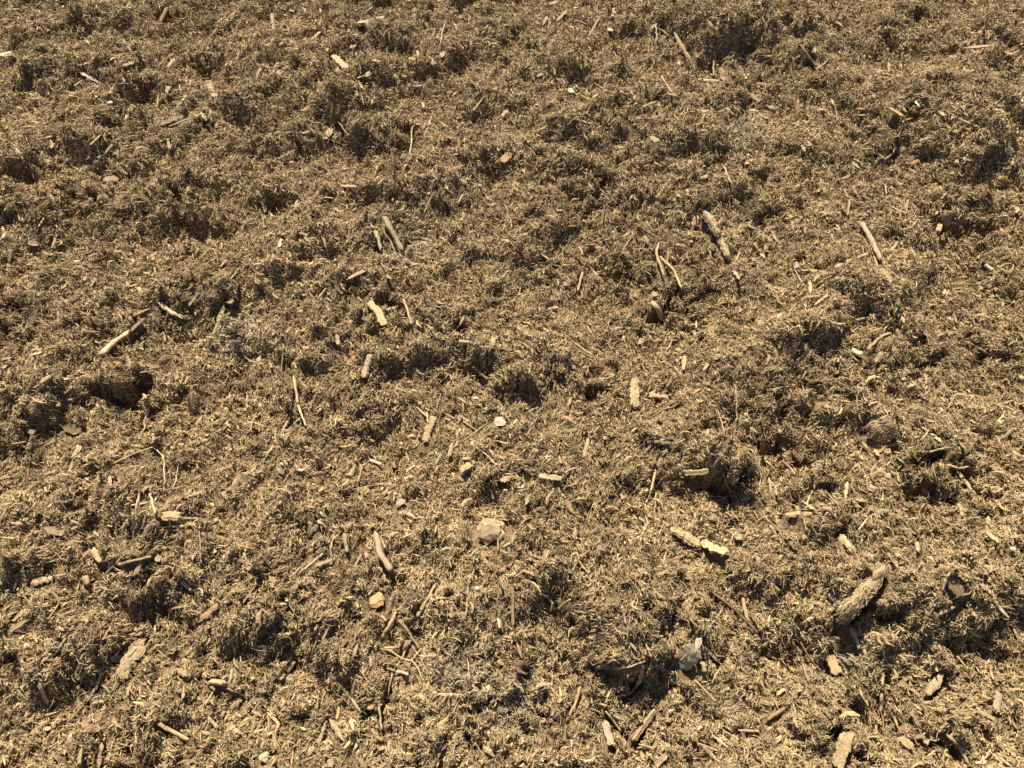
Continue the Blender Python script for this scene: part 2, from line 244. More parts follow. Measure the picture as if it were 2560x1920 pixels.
# ------------------------------------------------------------------ single pieces read off the photo
# tile | kind colour x,y x,y [...] width [=short name]   kinds: s splinter c chip k twig r thin stem f flake p pebble(x,y rx,ry)
PIECES = '''00|s w 700,630 780,680 860,715 18=white grass straw|s c 640,735 705,695 15|c c 1800,700 1850,835 40|p w 955,905 18,18=round white pebble|r c 1460,1090 1740,980 14=long pale straw|s c 1735,975 1780,1025 22|c c 0,490 100,450 45=pale chip on left edge|s c 310,1200 455,1185 15|s t 290,950 410,925 14|s t 780,1240 870,1165 12|k t 855,1370 970,1250 25|f p 890,1545 1020,1540 35|s c 1450,1200 1465,1280 20|s c 1445,800 1465,745 25|k b 1370,200 1440,60 25=brown stick by top hollow|s y 915,435 960,380 12|s t 610,35 700,60 12|s d 960,410 1075,440 18|f d 1390,1070 1570,1000 50|f w 895,5 930,8 26|s c 1450,580 1500,510 22|s y 1060,565 1150,535 20|p w 2045,810 10,13|s t 170,1095 340,1095 16|s t 690,560 770,535 18
10|c y 660,480 720,530 780,590 40=bright yellow chip|c c 950,660 990,640 55|s y 870,685 960,640 14|s y 880,700 925,770 14|r y 900,560 905,640 9|c p 900,210 1090,150 60=broad tan slab|r c 960,250 1125,175 12|k v 138,120 155,270 25|s y 490,330 560,270 12|s y 590,220 597,290 11|f p 810,395 860,400 26|s y 70,400 125,372 20|s c 1388,435 1405,488 14|s c 1603,485 1625,435 22|r w 1640,190 1615,250 1590,380 10|s w 1705,190 1740,235 10|k g 1880,960 1975,835 18|r c 1348,1090 1340,1220 1325,1340 12=thin upright stem|s y 1480,1100 1530,970 12|f o 600,1200 650,1110 46|p g 1800,1590 22,16|f o 2120,1385 2210,1330 48|s p 730,1600 870,1620 20|s t 1480,1515 1560,1420 12|s t 200,1370 340,1290 14|s y 0,680 40,590 18|s y 2130,590 2200,640 12|f c 2130,1000 2180,940 30|s c 1430,880 1450,925 16|p w 572,955 14,14|s y 205,395 235,360 18|r t 90,665 180,580 10|f c 1510,545 1545,530 30|s t 540,700 555,745 18|s p 400,1150 460,1130 16|r t 640,1110 700,1040 800,1170 10
20|c c 320,35 390,10 25|s g 270,210 300,140 16|s y 380,190 470,90 18|s c 670,300 750,160 14|k t 550,180 650,215 24|f p 835,235 868,258 30|r c 1245,200 1250,350 12|s t 1400,280 1545,510 20=long tan sliver|r t 1260,230 1360,310 12|r c 1735,540 1745,670 14|s c 1620,680 1800,690 20=pale sticks in an L|s w 1680,700 1700,760 14|f d 1810,580 1820,690 35|k o 1290,650 1380,800 16=thin reddish rod|s c 1340,805 1430,830 22|s p 880,760 1000,815 16|r b 650,1000 680,920 730,870 12|s t 1130,925 1265,865 14|c w 500,765 525,805 42=white crumb|f c 1860,930 1920,985 30|f o 2060,810 2145,870 30|f t 2130,970 2200,1020 30|r w 1400,980 1490,1100 10|s p 1525,1120 1680,1125 14|f t 1190,1185 1270,1210 42|s o 840,1180 960,1200 18|c c 1630,1545 1690,1515 28|s t 1830,1430 1890,1570 16|f o 2020,1410 2080,1370 28|s c 862,80 872,135 15|r n 60,312 92,275 9=green blade|s y 132,620 125,690 11|s y 165,590 200,710 12|s w 880,445 905,490 14|s c 1700,185 1730,230 18|f c 215,650 265,632 30|r t 480,1080 560,1010 9|s c 1490,510 1520,560 13|s y 2030,160 2060,130 12|s t 1040,20 1100,5 16|s c 365,590 370,650 12
30|s t 1710,415 1920,390 18=tan splinter at upper right|s c 2080,78 2210,65 20|c c 265,240 290,180 24|s c 1042,515 1045,635 16|s c 380,460 420,395 25|f o 400,560 455,580 48|c o 1050,930 1160,1000 25=short orange plank|s c 1690,640 1790,595 16|s t 1778,740 1795,830 12|s w 1280,870 1310,915 12|s w 290,1250 320,1302 14|s w 740,1395 780,1455 20|s c 740,1365 810,1400 12|k t 1010,1375 1100,1305 16|r t 1095,1240 1105,1285 12|s o 1240,1420 1300,1390 22|s p 1340,1400 1390,1420 16|r y 1840,1160 1900,1230 10|s y 542,860 560,900 15|r t 1225,650 1200,712 10|k b 280,390 340,480 420,570 22|s c 780,995 835,990 12|r y 585,950 600,1040 10|s y 520,510 470,560 12|r c 1525,150 1515,190 10|f t 1480,960 1520,1010 18|s t 1180,1040 1265,1020 16|s y 590,190 640,220 18|s c 1910,1240 2000,1270 14
01|s w 20,390 42,345 22|c p 245,440 320,450 32=pink chip|s c 70,600 105,490 22|k t 445,490 490,370 20|c c 655,590 675,620 34|f p 1095,510 1130,545 36|f y 1800,440 1815,335 28=flat straw blade|s y 335,295 385,200 10|s t 790,810 830,745 12|s c 995,900 1010,950 14|s c 1330,640 1345,710 14|s y 1900,640 1960,590 12|r y 1980,760 2075,640 12|s c 1630,975 1720,870 20|s y 1680,970 1760,870 11|k c 860,1410 980,1310 1110,1210 45=long splintered stick|s c 1110,1210 1255,1095 26|s t 950,1230 1050,1130 20|k b 1150,1070 1290,1010 30=dark propped stick|s c 1370,960 1460,1020 1570,1090 22=forked pale twig|r c 1500,1040 1590,1080 12|s c 1885,1130 1925,985 36=cream blade on lump|s t 1835,1240 1885,1140 24|f p 1965,935 2010,955 42|s y 1400,1200 1425,1280 12|s c 1650,1285 1765,1275 12|s c 1690,1020 1685,1060 15|s p 20,1450 110,1430 15|s c 340,1650 440,1580 20|f y 530,840 600,750 20|s c 1220,1590 1330,1540 14
11|s c 330,140 360,70 25|s c 580,45 670,50 16|s y 1455,180 1520,20 20|s y 1750,90 1790,10 18|r w 565,360 600,470 630,570 15|s c 1035,340 1075,490 24=cream splinter in a fan|s c 1145,380 1215,555 16|k v 1110,220 1190,370 1270,510 44=broad weathered slat|s c 800,745 950,680 22=pale bent splinter|s o 620,745 690,800 18|k c 490,980 610,830 16|p p 450,1000 32,30=pinkish clod|s c 600,905 650,945 10|s y 1500,495 1560,445 12|s c 1080,610 1110,660 14|c y 980,950 1060,1030 1110,1150 52=big pale shard|k t 1270,920 1310,1030 1340,1140 22=stick across dark pits|s o 1170,1220 1215,1150 16|f c 700,1235 705,1320 28|c c 930,1600 985,1410 36=pale upright stake|s t 1055,1370 1060,1450 16|k o 1650,1260 1790,1120 16|k g 1750,1285 1930,1310 28=grey white twig|c t 2050,1240 2045,1330 28|k b 1930,1340 2070,1345 2210,1370 20|k b 1860,1500 2000,1610 18|s y 1580,1650 1670,1570 16|s c 340,1230 365,1170 14|s c 0,1030 40,985 20|s y 300,795 350,750 12|s c 60,740 120,765 12|r t 215,1560 235,1390 10|f c 260,1490 275,1530 28|s t 870,510 960,460 14|f t 1110,550 1190,530 22|r b 2095,110 2140,240 10|s w 965,750 980,775 16|s c 880,900 910,935 18|s c 735,430 770,465 16|r y 800,270 805,400 9|f t 370,350 430,365 24|f c 195,470 215,400 26|s c 1670,1560 1690,1620 12
21|k v 1660,190 1725,270 1780,370 58=big weathered plank|k v 1785,375 1830,480 1860,565 52=lower broken half of plank|s g 1890,625 1965,745 20|f o 1565,290 1605,200 35=orange chip by the plank|k y 1270,440 1245,530 1280,630 1315,720 22=bent pale twig|k t 1280,560 1400,670 1465,830 20=curved thin stick|r c 1700,500 1730,565 1765,615 16|c c 1000,660 1015,715 27|c o 1150,740 1160,812 32=stubby orange chip|k c 1210,950 1255,1030 1290,1110 38=thick peg in the dark gap|k t 570,850 610,690 22=leaning hollow-side stick|s y 565,550 620,630 10|r b 340,620 420,640 520,620 12|r t 960,530 970,480 1030,400 16|s c 640,450 730,455 12|s t 1090,405 1140,410 18|f c 1145,380 1180,440 26|s o 490,290 590,290 16|s t 730,640 770,575 16|f y 1480,1530 1490,1410 34=pointed straw-coloured flake|f o 1810,1610 1890,1545 30|s t 520,1280 620,1360 710,1410 16|s t 560,1520 650,1430 14|s w 200,1300 240,1385 12|s c 90,1300 150,1335 14|s c 1345,1360 1385,1270 16|s t 1270,1190 1325,1225 22|s t 655,1150 690,1215 14|k d 800,110 790,200 770,300 16=dark upright twig|s c 335,890 345,930 13|s w 1440,325 1490,350 16|s t 250,540 320,580 18|f p 1220,860 1250,890 50|s c 1575,1210 1600,1260 26|s y 1400,1500 1470,1580 14|s c 1590,1110 1592,1170 12|f p 310,1000 390,990 26|r y 600,1390 700,1420 10|s t 870,480 930,430 14|s c 2150,530 2180,560 16|s t 2000,610 2100,620 16|s t 1650,1530 1700,1480 20|s c 1470,270 1480,250 14|r t 1330,660 1360,480 12|k t 1560,150 1600,90 20|s c 550,180 580,210 16|s o 1020,60 1050,20 18
31|s p 820,190 870,195 14|k v 820,260 900,400 970,580 32=long grey stick|s v 900,480 950,640 18|f y 300,672 420,670 540,700 42=arched bark over a hole|k t 570,650 700,590 860,530 28=tan stick beside arched bark|s c 225,660 270,740 335,830 14|r t 430,790 500,750 570,710 10|f o 990,660 1050,750 48|s t 870,590 870,650 20|c c 410,975 520,890 38=rectangular cream block|r w 1790,570 1850,620 14|c w 1875,630 1940,675 26=white splinter on right slope|s t 790,890 825,975 16|r t 1080,560 1180,620 1290,685 13|s t 1195,170 1215,60 14|k o 690,200 705,60 20|c c 1480,335 1500,250 36=pale broken stub|c t 1540,300 1565,180 36|s y 1075,1000 1130,1090 14|k t 860,1370 930,1290 980,1240 1060,1220 22=curved tan twig|r t 1440,1030 1530,1110 1620,1190 11|s c 1740,1300 1890,1395 18=cream sliver on right slope|s t 1340,1220 1450,1280 20|c w 720,1360 810,1390 26=small white chip|s t 500,1500 600,1400 22|f t 930,1470 990,1390 38|f t 1320,1450 1490,1450 32|c c 1280,1530 1330,1640 26|f t 1120,1170 1140,1240 24|s y 1850,950 1860,1100 12|r y 730,1410 790,1470 10|c w 1045,745 1065,770 26|p w 1195,355 10,10|p w 1170,1625 14,12|p w 345,1355 14,12|s c 600,290 630,340 12|s c 1450,190 1475,160 12|f g 240,610 270,640 50|s t 550,530 640,530 12|r y 1660,1260 1760,1330 1880,1400 9|s t 1000,620 1140,740 12|s t 640,1240 700,1200 16|f o 1590,1170 1620,1190 20|s c 1420,860 1460,920 12|s c 360,760 370,860 18|r t 2100,550 2160,640 12|s c 1200,900 1240,930 18
02|s c 290,40 340,0 12|s t 1130,520 1240,545 15|k t 970,690 1150,600 1320,545 15=long thin tan stick|r c 1340,555 1410,630 1415,740 1430,870 12=hooked pale stem|r y 1540,710 1520,830 1460,950 13|c t 640,640 680,530 34=tan chunk|s o 590,760 640,620 20|s y 1700,560 1840,510 14|s c 1205,940 1165,1075 13=pale crossed straws|s y 1120,1045 1280,1020 13|s p 1290,940 1315,1030 1340,1110 20|c o 1410,1130 1540,1135 60=salmon chip|s p 1550,1150 1720,1160 14|s t 1480,1225 1590,1220 16|s t 1620,1200 1710,1220 20|s c 1225,1230 1260,1130 20|s c 1145,1350 1160,1210 19|s c 1815,930 1835,840 18|f p 2000,880 2070,780 30=pinkish leaf-like flake|c w 1850,1172 1890,1155 24|s c 610,1170 680,1210 14|s t 620,1255 705,1215 18|s c 600,1360 710,1360 13|f t 380,1240 540,1290 34|c y 800,1430 860,1530 38=bright yellow stub|s t 720,1470 780,1420 20|k v 1020,1560 1170,1520 1310,1490 22=grey brown stick|s c 900,1650 1040,1500 20|s t 1150,1650 1220,1550 22|f c 1345,1490 1390,1510 36|s c 360,1610 370,1540 14|s c 80,890 150,880 15|s t 110,860 230,740 12|s t 100,1080 160,1090 14|f d 560,370 700,420 60=dark brown bark flake|r t 1200,470 1240,390 1265,280 1290,190 16=dangling root|r t 950,400 1000,270 1010,150 10|s w 380,880 400,930 13|s c 2120,1040 2122,960 16|s c 720,800 770,835 12|s o 490,170 510,200 30|r c 2135,60 2135,230 14|s y 415,300 465,270 12|s c 575,130 655,125 12|f c 245,400 290,430 34|f o 100,310 170,250 34|k o 100,520 240,500 16|s c 1720,560 1560,575 12|s c 1340,1000 1350,980 12|s y 250,1010 280,930 13|s p 920,1215 960,1230 12|s c 800,1260 850,1310 12|r t 1720,1200 1725,1380 1740,1550 10|s y 1565,1470 1575,1550 14|s c 2085,1130 2135,1200 14|f c 1845,1445 1875,1445 24|s c 1370,1500 1375,1530 14|s w 1075,590 1000,600 8|s c 1650,460 1670,380 16|s t 340,545 470,490 20|s p 495,190 505,160 20
12|k c 325,-60 345,80 360,170 30=upper part of the jointed stick|k c 360,175 395,270 430,360 24=lower part of the jointed stick|s n 320,350 375,290 11=greenish sliver|c t 1460,500 1500,390 1540,280 50=tan slat|s c 1480,240 1485,330 12|s c 1390,200 1470,270 13|c t 1670,620 1695,510 28|c c 980,650 1080,690 20=peg with cut ends|s c 1110,250 1135,200 20|f p 2065,300 2150,340 60=star-shaped pinkish flake|s c 1790,320 1910,400 14|c y 1770,740 1860,690 58=cream lump|f g 1700,872 1860,850 26|c p 2105,800 2175,835 50|r t 830,910 960,885 1080,870 13|s c 1190,1000 1200,920 14|f g 1215,1040 1285,1000 46=grey oval flake|c c 1120,1075 1165,1060 28|c c 1925,1275 2115,1225 165=big cream chunk|k t 2090,1440 2095,1260 18=peg beside cream chunk|k v 1040,1290 1060,1400 1090,1500 1180,1610 48=split brown stick|s o 1065,1310 1115,1410 22|k g 755,1290 790,1450 34|k c 420,1470 540,1400 650,1330 14=thin cream stick|k c 360,1650 470,1550 580,1465 21=long cream stick|f t 510,1570 680,1500 32|s v 1480,1170 1505,1040 25|f c 1400,1190 1420,1140 30|f o 290,1225 360,1200 28|f g 450,1290 510,1240 48|r t 1840,1350 1790,1430 1720,1480 13|s t 830,1600 910,1470 14|s n 240,840 280,780 11|s y 1560,1210 1550,1280 14|f c 180,730 240,770 26|f c 600,1090 620,1030 30|s t 230,390 300,270 14|p w 908,212 11,11|s c 1040,80 1050,140 12|s c 600,150 630,190 10|s y 1215,30 1310,65 14|s c 540,670 560,715 22|f c 415,550 470,545 26|s c 240,660 270,695 14|s c 1400,150 1430,180 24|s p 1740,120 1820,165 18|f g 1870,120 1910,110 36|r c 1600,80 1560,200 10|s t 1790,490 1990,340 12|s o 2090,490 2170,510 14|s c 1640,250 1730,310 16|f c 1630,290 1680,310 24|s w 1165,390 1225,330 10|s c 1290,585 1315,640 12|s y 880,850 920,700 12|s o 830,1430 870,1340 16|r t 640,1390 655,1500 12|s c 470,1115 545,1145 14|f t 950,1020 1030,1030 26|s y 1755,720 1768,650 14|r c 170,880 200,920 12|s c 30,880 50,990 10|s c 210,940 290,820 10|s y 2030,650 2080,700 16|s y 1960,580 2050,660 18|f c 1860,660 1890,690 30
22|c t 1060,-40 1062,80 1060,190 64=wide upright slat|c y 1200,95 1345,115 50=cream chip beside wide slat|s c 1030,410 1080,375 18|s t 620,630 655,470 26=tan lath|s t 1140,600 1200,530 20|s t 550,260 620,240 20|r b 1130,260 1180,300 1290,225 1450,180 17=curved brown root|r t 1930,0 1940,120 1940,330 15=long hanging stem|r c 1780,220 1830,400 1825,490 1750,560 11|s c 1850,370 1890,280 13|s t 1240,500 1370,510 22|s n 1430,695 1470,700 9=tiny green sliver|c y 1490,770 1600,765 1700,745 40=yellow chip above the hole|r t 1790,780 1850,880 1900,1000 11=stem inside the deep hole|k c 1240,760 1215,870 1195,950 1155,1030 21=crooked cream stem|r c 1145,1040 1160,1130 1175,1220 13|s g 1035,950 1110,860 18=grey sliver|c c 240,780 330,800 430,810 34=pale wedge|f o 930,930 970,985 34|c y 1370,1255 1490,1310 1620,1385 66=upper half of the cream plank|c y 1645,1370 1750,1420 1860,1455 52=lower half of the cream plank|s c 1090,1285 1190,1355 18|s t 1370,1520 1510,1470 16|s c 1200,1620 1225,1520 20|s t 570,1520 660,1630 20|s t 770,1150 830,1210 24|f c 280,1510 310,1430 44|s y 30,880 70,850 24|p w 330,1405 11,14|p w 440,1390 9,9|f c 1935,1340 1985,1300 60|r o 1230,1060 1235,1140 1240,1230 13|s t 2140,600 2180,480 28|s c 2055,770 2070,700 11|f y 795,480 805,450 20|s c 515,440 520,500 12|s c 115,330 160,280 12|r y 120,410 220,290 12|f p 640,175 690,150 26|s t 480,190 520,100 18|f c 700,60 710,100 18|s t 1450,640 1470,540 14|s c 1430,650 1440,640 14|c p 180,570 225,575 30|s c 1300,1230 1315,1180 24|r c 1380,1500 1410,1400 10|s y 1775,1240 1790,1160 16|f g 1730,1170 1750,1120 40|s t 560,1280 480,1230 12|r y 1325,1370 1380,1310 12|s t 1690,740 1710,620 16|s t 2040,110 2065,30 26|s c 1980,590 1880,680 10|f c 1840,1355 1870,1335 24|s t 90,1600 220,1660 20|r t 1780,300 1785,380 12|f p 905,1070 925,1075 26
32|c t 910,430 1080,345 120=striped reddish bark lump|c o 930,345 1055,320 44|f o 1040,525 1170,500 34|s c 890,420 910,300 22|c c 930,565 950,615 26|c o 1015,580 1060,585 36=rust-coloured crumb|p g 1918,322 30,34=grey stone|p g 620,700 36,30|s c 1410,430 1485,500 20=cream peg on right|s t 1710,500 1730,450 1750,420 22|s t 1600,430 1700,560 20|k b 1970,490 2040,470 2110,390 22|s t 1430,275 1540,210 12|s t 750,720 820,680 24|f p 960,720 1060,800 28|s c 1125,760 1130,830 13|k t 1540,690 1640,740 1750,710 20=twig bridging the right hollow|k c 1640,760 1720,870 1790,970 25=cream stick down the right hollow|s c 675,990 688,835 24=cream peg|s t 10,800 30,960 18|k c 75,960 62,900 105,865 20|s c 340,1030 390,910 13|r t 250,950 350,900 12|r t 350,900 360,740 12|f o 150,1130 265,1115 385,1115 36=orange leaf-shaped bark|r t 190,960 205,1090 11|p w 1125,955 20,22=pale stone below the mound|s c 20,1210 70,1290 18|f c 310,1340 318,1300 26|s y 620,1290 670,1360 740,1440 40=olive tan lath|s c 1190,1240 1280,1290 20|s p 1270,1340 1300,1440 26=pinkish white sliver|p w 2110,1432 16,16=small bright stone|s t 1510,1180 1740,1290 22|s t 1640,1030 1680,1140 20|s t 2160,160 2165,240 16|r t 950,70 960,190 13|s t 60,330 110,420 32|f y 100,520 150,570 40|s c 580,1610 640,1540 22|f c 1760,590 1890,625 40=cream flake|s t 890,860 915,910 18|s c 1095,30 1120,80 12|f t 1130,230 1165,210 34|s t 820,500 850,540 26|f p 1930,705 2000,705 28|f o 2050,700 2085,695 26|r t 1650,540 1665,620 12|f o 1080,1240 1135,1260 30|r b 850,1010 860,1070 740,1150 12|s y 730,880 760,950 14|r t 740,880 840,960 10|f b 1700,600 1760,540 16|s t 300,270 330,230 16|s t 425,120 440,90 16|s c 220,180 228,260 12|s t 650,1030 680,1000 10|r c 1195,1160 1215,1060 10|f o 1100,580 1150,590 28|r c 1570,560 1330,590 14|s t 330,630 370,690 16|s c 315,1150 328,1260 10|f t 190,1370 260,1430 30|s c 780,1260 870,1150 12|s t 1340,1540 1360,1630 16|s t 1880,1650 1890,1560 24|p w 1680,1580 9,9
03|c v 1030,860 1110,720 1210,570 84=thick split slab|r c 965,1000 1010,900 1040,850 12|c o 1670,405 1780,330 1880,255 36=long orange-brown chip|c c 1560,40 1670,130 28=cream peg in upper left of the slabs|k o 1370,1280 1500,1350 1630,1415 28=orange stick|s o 1700,1460 1760,1480 16|c c 1790,1220 1880,1310 20=short cream peg|c c 340,930 375,1020 410,1100 24=narrow yellow peg|s g 750,1080 830,960 870,840 18|s w 790,1095 900,1075 12|k t 580,1270 650,1190 720,1110 15|s c 480,660 560,530 12|s o 890,540 1020,340 14|r c 640,730 720,620 820,530 12|c t 110,390 220,270 22|s v 80,470 240,380 28=pale double splinter|s y 410,370 520,230 11|c c 1590,680 1700,590 19|f o 1510,720 1650,740 34|s g 1470,790 1610,860 32|f p 970,700 1050,730 40|k v 1810,910 1950,930 48=grey rounded stub|s c 1985,910 2000,790 20|k c 1760,1120 1850,980 20|p g 615,1405 26,26=blue grey stone|p w 195,1445 11,11|s t 850,1650 870,1500 890,1370 26|k t 680,1640 710,1490 26|s o 1380,1560 1490,1430 20|s c 1890,330 1975,210 13|k o 2100,240 2200,80 18|s c 2040,440 2045,600 15|s c 1840,40 1845,130 12|s c 1330,380 1335,490 13|s c 265,1350 310,1310 14|c c 1165,500 1220,495 26|s p 1130,520 1160,550 16|c o 1965,430 1995,400 38=orange crumb|k t 730,0 750,80 42|p w 450,295 10,12|s t 110,130 150,30 12|s c 1300,840 1240,860 10|r c 540,540 560,510 18|s c 230,720 300,705 12|s t 355,750 440,670 18|s c 690,900 740,820 20|s t 1200,400 1215,300 16|s y 1270,70 1300,0 20|s c 900,180 1005,185 10|r c 925,200 980,280 10|f c 270,50 440,20 44=ribbed pale bark|s c 1275,1640 1320,1550 16|f p 380,1330 420,1300 34|s w 160,1180 140,1260 22|s c 250,1290 300,1190 22|c p 1910,1190 1945,1190 36|f t 1960,1110 2060,1090 60|s b 1740,880 1850,980 14|r g 1960,970 2070,1010 2160,1080 14|s t 1575,1060 1590,960 22|s c 1240,850 1300,940 12|f c 1370,880 1380,910 22|s b 780,1120 795,1220 14|s t 700,900 740,820 10|s c 545,1460 560,1540 16|r y 400,1490 500,1430 10|f c 1090,1490 1030,1500 22|s c 1310,1540 1340,1640 18|r y 1460,730 1360,640 12|s p 2060,1570 2160,1610 12|s t 1700,1560 1820,1400 20
13|c o 990,235 1100,185 96=salmon oval chip|r y 1070,625 1180,650 1260,715 1350,730 1400,810 1435,890 14=arching root|r y 1290,640 1255,715 1200,790 1165,900 1130,1060 15=straight root crossing the arch|k w 1130,790 1200,815 22|k w 1215,825 1315,848 26=white stub under the roots|k t 1090,530 1150,420 1200,330 28=straight stick left of the root|k v 1240,370 1330,500 1410,620 26=brown stick running to the root|k v 1390,350 1480,200 1560,60 28=long stick with a knot|r c 1360,170 1410,90 1450,20 12|s c 1400,155 1465,205 18|p g 1060,890 60,64=mossy grey clod|s c 470,700 500,600 545,480 15=forked yellow splinter|s o 580,540 640,410 20|s c 840,690 875,580 22|c y 790,1110 830,1000 860,900 20|c y 265,820 330,740 28=ragged cream flake|c y 200,895 240,850 26|s c 540,1450 600,1270 24|s v 640,1240 750,1410 34|s c 850,1500 905,1370 18|s t 100,1180 195,1270 20|k t 1060,1130 1075,1230 1090,1330 18=peg inside a dark pit|c c 2090,360 2110,450 20|s c 1840,850 1960,970 14|p c 1955,998 24,12|p g 1905,120 32,18|p g 1680,195 30,24=pale flat stone|r t 260,190 300,270 350,350 11|k o 1830,80 1815,340 18|s c 0,480 90,370 24|f o 2090,750 2135,740 44|r c 700,130 780,115 930,115 11|s c 810,350 930,310 13|s c 1370,1270 1440,1300 12|f t 930,1270 1060,1370 26|s o 300,1620 320,1520 18|c y 30,1580 110,1545 50=cream chip at the bottom edge|s c 780,1140 870,1135 14|r t 560,1110 600,1000 580,920 14|s o 700,1230 715,1130 26|p w 1020,700 10,10|p w 1580,990 10,10|p w 1585,1108 9,12|s c 260,190 270,220 20|s c 1310,760 1430,620 8|s c 1350,600 1400,680 12|s b 1310,860 1315,900 20|r w 1640,1560 1620,1600 12|f p 300,110 350,100 40|f g 200,440 240,400 46|s c 335,560 350,500 12|s c 1550,70 1600,100 14|c c 2065,1130 2080,1090 16|s c 1850,760 1865,710 16|r y 1840,850 1830,700 10|s t 1270,620 1330,560 28|f t 1420,420 1340,430 50|f y 440,1530 500,1480 46|f o 960,1120 1010,1130 40|s t 640,1580 660,1650 30|s c 1560,1650 1640,1520 14|s c 1080,340 1120,380 18|r w 2120,1060 2060,1080 2010,1120 10|s c 920,660 970,600 16|s c 1980,160 2000,230 18|s t 220,630 280,580 12|f p 1060,1500 1100,1480 34|s t 1960,1470 2040,1530 34|s c 100,1200 110,1330 8
23|f g 1480,800 1530,720 1590,640 120=large grey flake|s g 1590,640 1620,530 40|p v 1895,1195 88,130=egg-shaped clod|f c 1860,1230 1870,1080 44|k t 400,290 500,200 28=tan stub|s t 960,280 980,400 20|c o 1255,515 1345,490 30=orange chip below the lump|k c 1690,470 1750,380 1810,300 17|k v 1990,190 2010,280 2040,390 28|k b 1740,140 1940,300 2130,490 20=long dark tan stick|k t 2130,680 2150,580 2170,480 28|k c 1580,900 1670,985 1760,1080 16=cream stick under the grey flake|k v 870,800 1000,790 1150,735 16=rim of the curled bark|f v 1135,760 1115,870 1080,950 34=curled bark wall|k v 1080,950 1020,1010 900,1035 22|k t 1050,1420 1140,1290 1230,1160 38=thick leaning stick|s t 1205,1135 1260,1060 18|c p 800,1270 830,1370 860,1470 52=pinkish slat|k c 810,1170 880,1250 940,1340 18=cream stick over a pit|r c 650,1140 790,1190 16|k o 510,1170 555,1090 590,960 26=orange twig|f o 40,580 80,700 26|s w 220,740 240,690 14|s w 258,735 280,680 14|c t 1240,1640 1330,1550 46|s c 1720,1360 1870,1480 16|r t 1590,1440 1790,1510 16|s t 1650,1470 1750,1590 26|k y 1150,570 1200,700 16|s c 1350,450 1410,350 13|s c 640,660 680,560 11|c t 5,100 8,420 20|c c 2110,960 2125,1060 32|k t 1960,1330 2140,1340 20|s c 1920,800 1945,940 11|p w 262,1590 9,14|p w 1255,1300 11,11|f o 1320,1250 1370,1230 46|s c 2170,600 2212,570 18|s t 960,300 970,340 22|f t 1100,215 1220,265 26|s p 600,490 650,460 18|s t 1020,580 1015,620 18|p p 1300,65 18,18|p p 1580,185 14,14|r t 860,700 890,780 10|p c 910,800 22,10|f g 760,1000 800,980 40|f p 1010,900 1050,880 40|s c 270,1160 220,1190 12|s c 610,1400 590,1460 14|s c 540,1560 545,1490 12|r c 680,1050 690,1100 16|s t 130,180 140,260 20|s t 1600,560 1800,740 18|f c 1640,740 1660,820 40|s o 1920,720 1910,700 30|s c 1880,60 1890,150 12|s t 2060,1070 2080,980 12|s b 1010,1400 1190,1230 10|f o 1290,1060 1310,1080 20|s c 1120,1500 1125,1570 18|f t 1460,740 1520,660 20|r y 2010,1040 2030,940 12|s c 100,1290 140,1340 14|s c 1770,720 1810,770 16
33|k v 640,375 780,210 960,20 980,-90 105=thick fibrous branch stub|s c 730,470 755,540 780,610 26=cream peg under the branch stub|c o 520,670 560,770 590,850 50=pale orange chip|c t 1370,1020 1440,940 1510,850 50=blunt tan slat|k y 990,820 985,1000 970,1180 26=tall yellow stake|c t 600,1650 650,1500 700,1360 62=wide grey slat at the bottom|c o 1150,1395 1195,1430 1245,1490 52=bright orange chip|f g 1350,1430 1470,1380 38|s c 1490,330 1610,270 20|p w 1450,250 20,38=white oval stone|p w 267,1400 20,28=white round stone near the bottom|p g 550,190 28,32|s g 1540,550 1580,460 26|s g 1520,650 1545,560 16|c v 1970,1160 2010,1020 46=grey tan stub|s c 1670,1290 1730,1350 24=cream sliver low on the right|s c 1880,1580 1945,1480 18|r c 1960,280 2010,340 2080,380 13|s t 1240,1190 1300,1300 24|s c 300,750 350,910 13|k b 280,570 370,720 460,820 13|f o 350,650 390,590 40|s t 940,1280 945,1400 14|s t 975,1320 1010,1430 12|k b 0,1240 150,1140 32=dark stick on the left edge|p p 1190,1340 44,36|k t 1510,130 1525,40 20|f b 1560,60 1690,170 90=reddish bark sheet|s t 1870,110 1885,60 26|s t 1540,650 1560,700 24|r c 30,1090 40,1120 20|s t 80,1020 150,970 30|c o 1240,1400 1350,1385 24|s w 1240,880 1255,910 16|s c 1290,620 1320,650 12|c c 1670,1040 1740,1015 28|f g 1560,900 1660,790 34|s t 1100,1260 1120,1210 16|s t 1540,1380 1640,1460 1740,1620 22|f c 2110,1230 2150,1310 34|s c 2100,690 2120,650 16|s c 560,280 510,290 24|p p 80,405 22,22|s c 1320,1000 1330,1010 12|s t 1690,830 1760,890 18|s c 1340,750 1390,740 24|f p 1230,870 1180,900 20|p w 1690,1480 10,12|r t 1680,180 1760,120 12|s c 440,500 550,490 12|f t 300,1530 380,1560 40|s c 1860,620 1890,600 12|s y 60,1440 110,1390 26|s c 2000,1560 2100,1640 14|s t 230,1590 290,1650 30'''
PAL = 1.15 * np.array([(0.285, 0.197, 0.110), (0.255, 0.172, 0.094), (0.235, 0.157, 0.084), (0.31, 0.22, 0.122), (0.275, 0.182, 0.100), (0.245, 0.178, 0.092), (0.18, 0.118, 0.065), (0.35, 0.255, 0.14), (0.27, 0.205, 0.128), (0.26, 0.18, 0.1)])

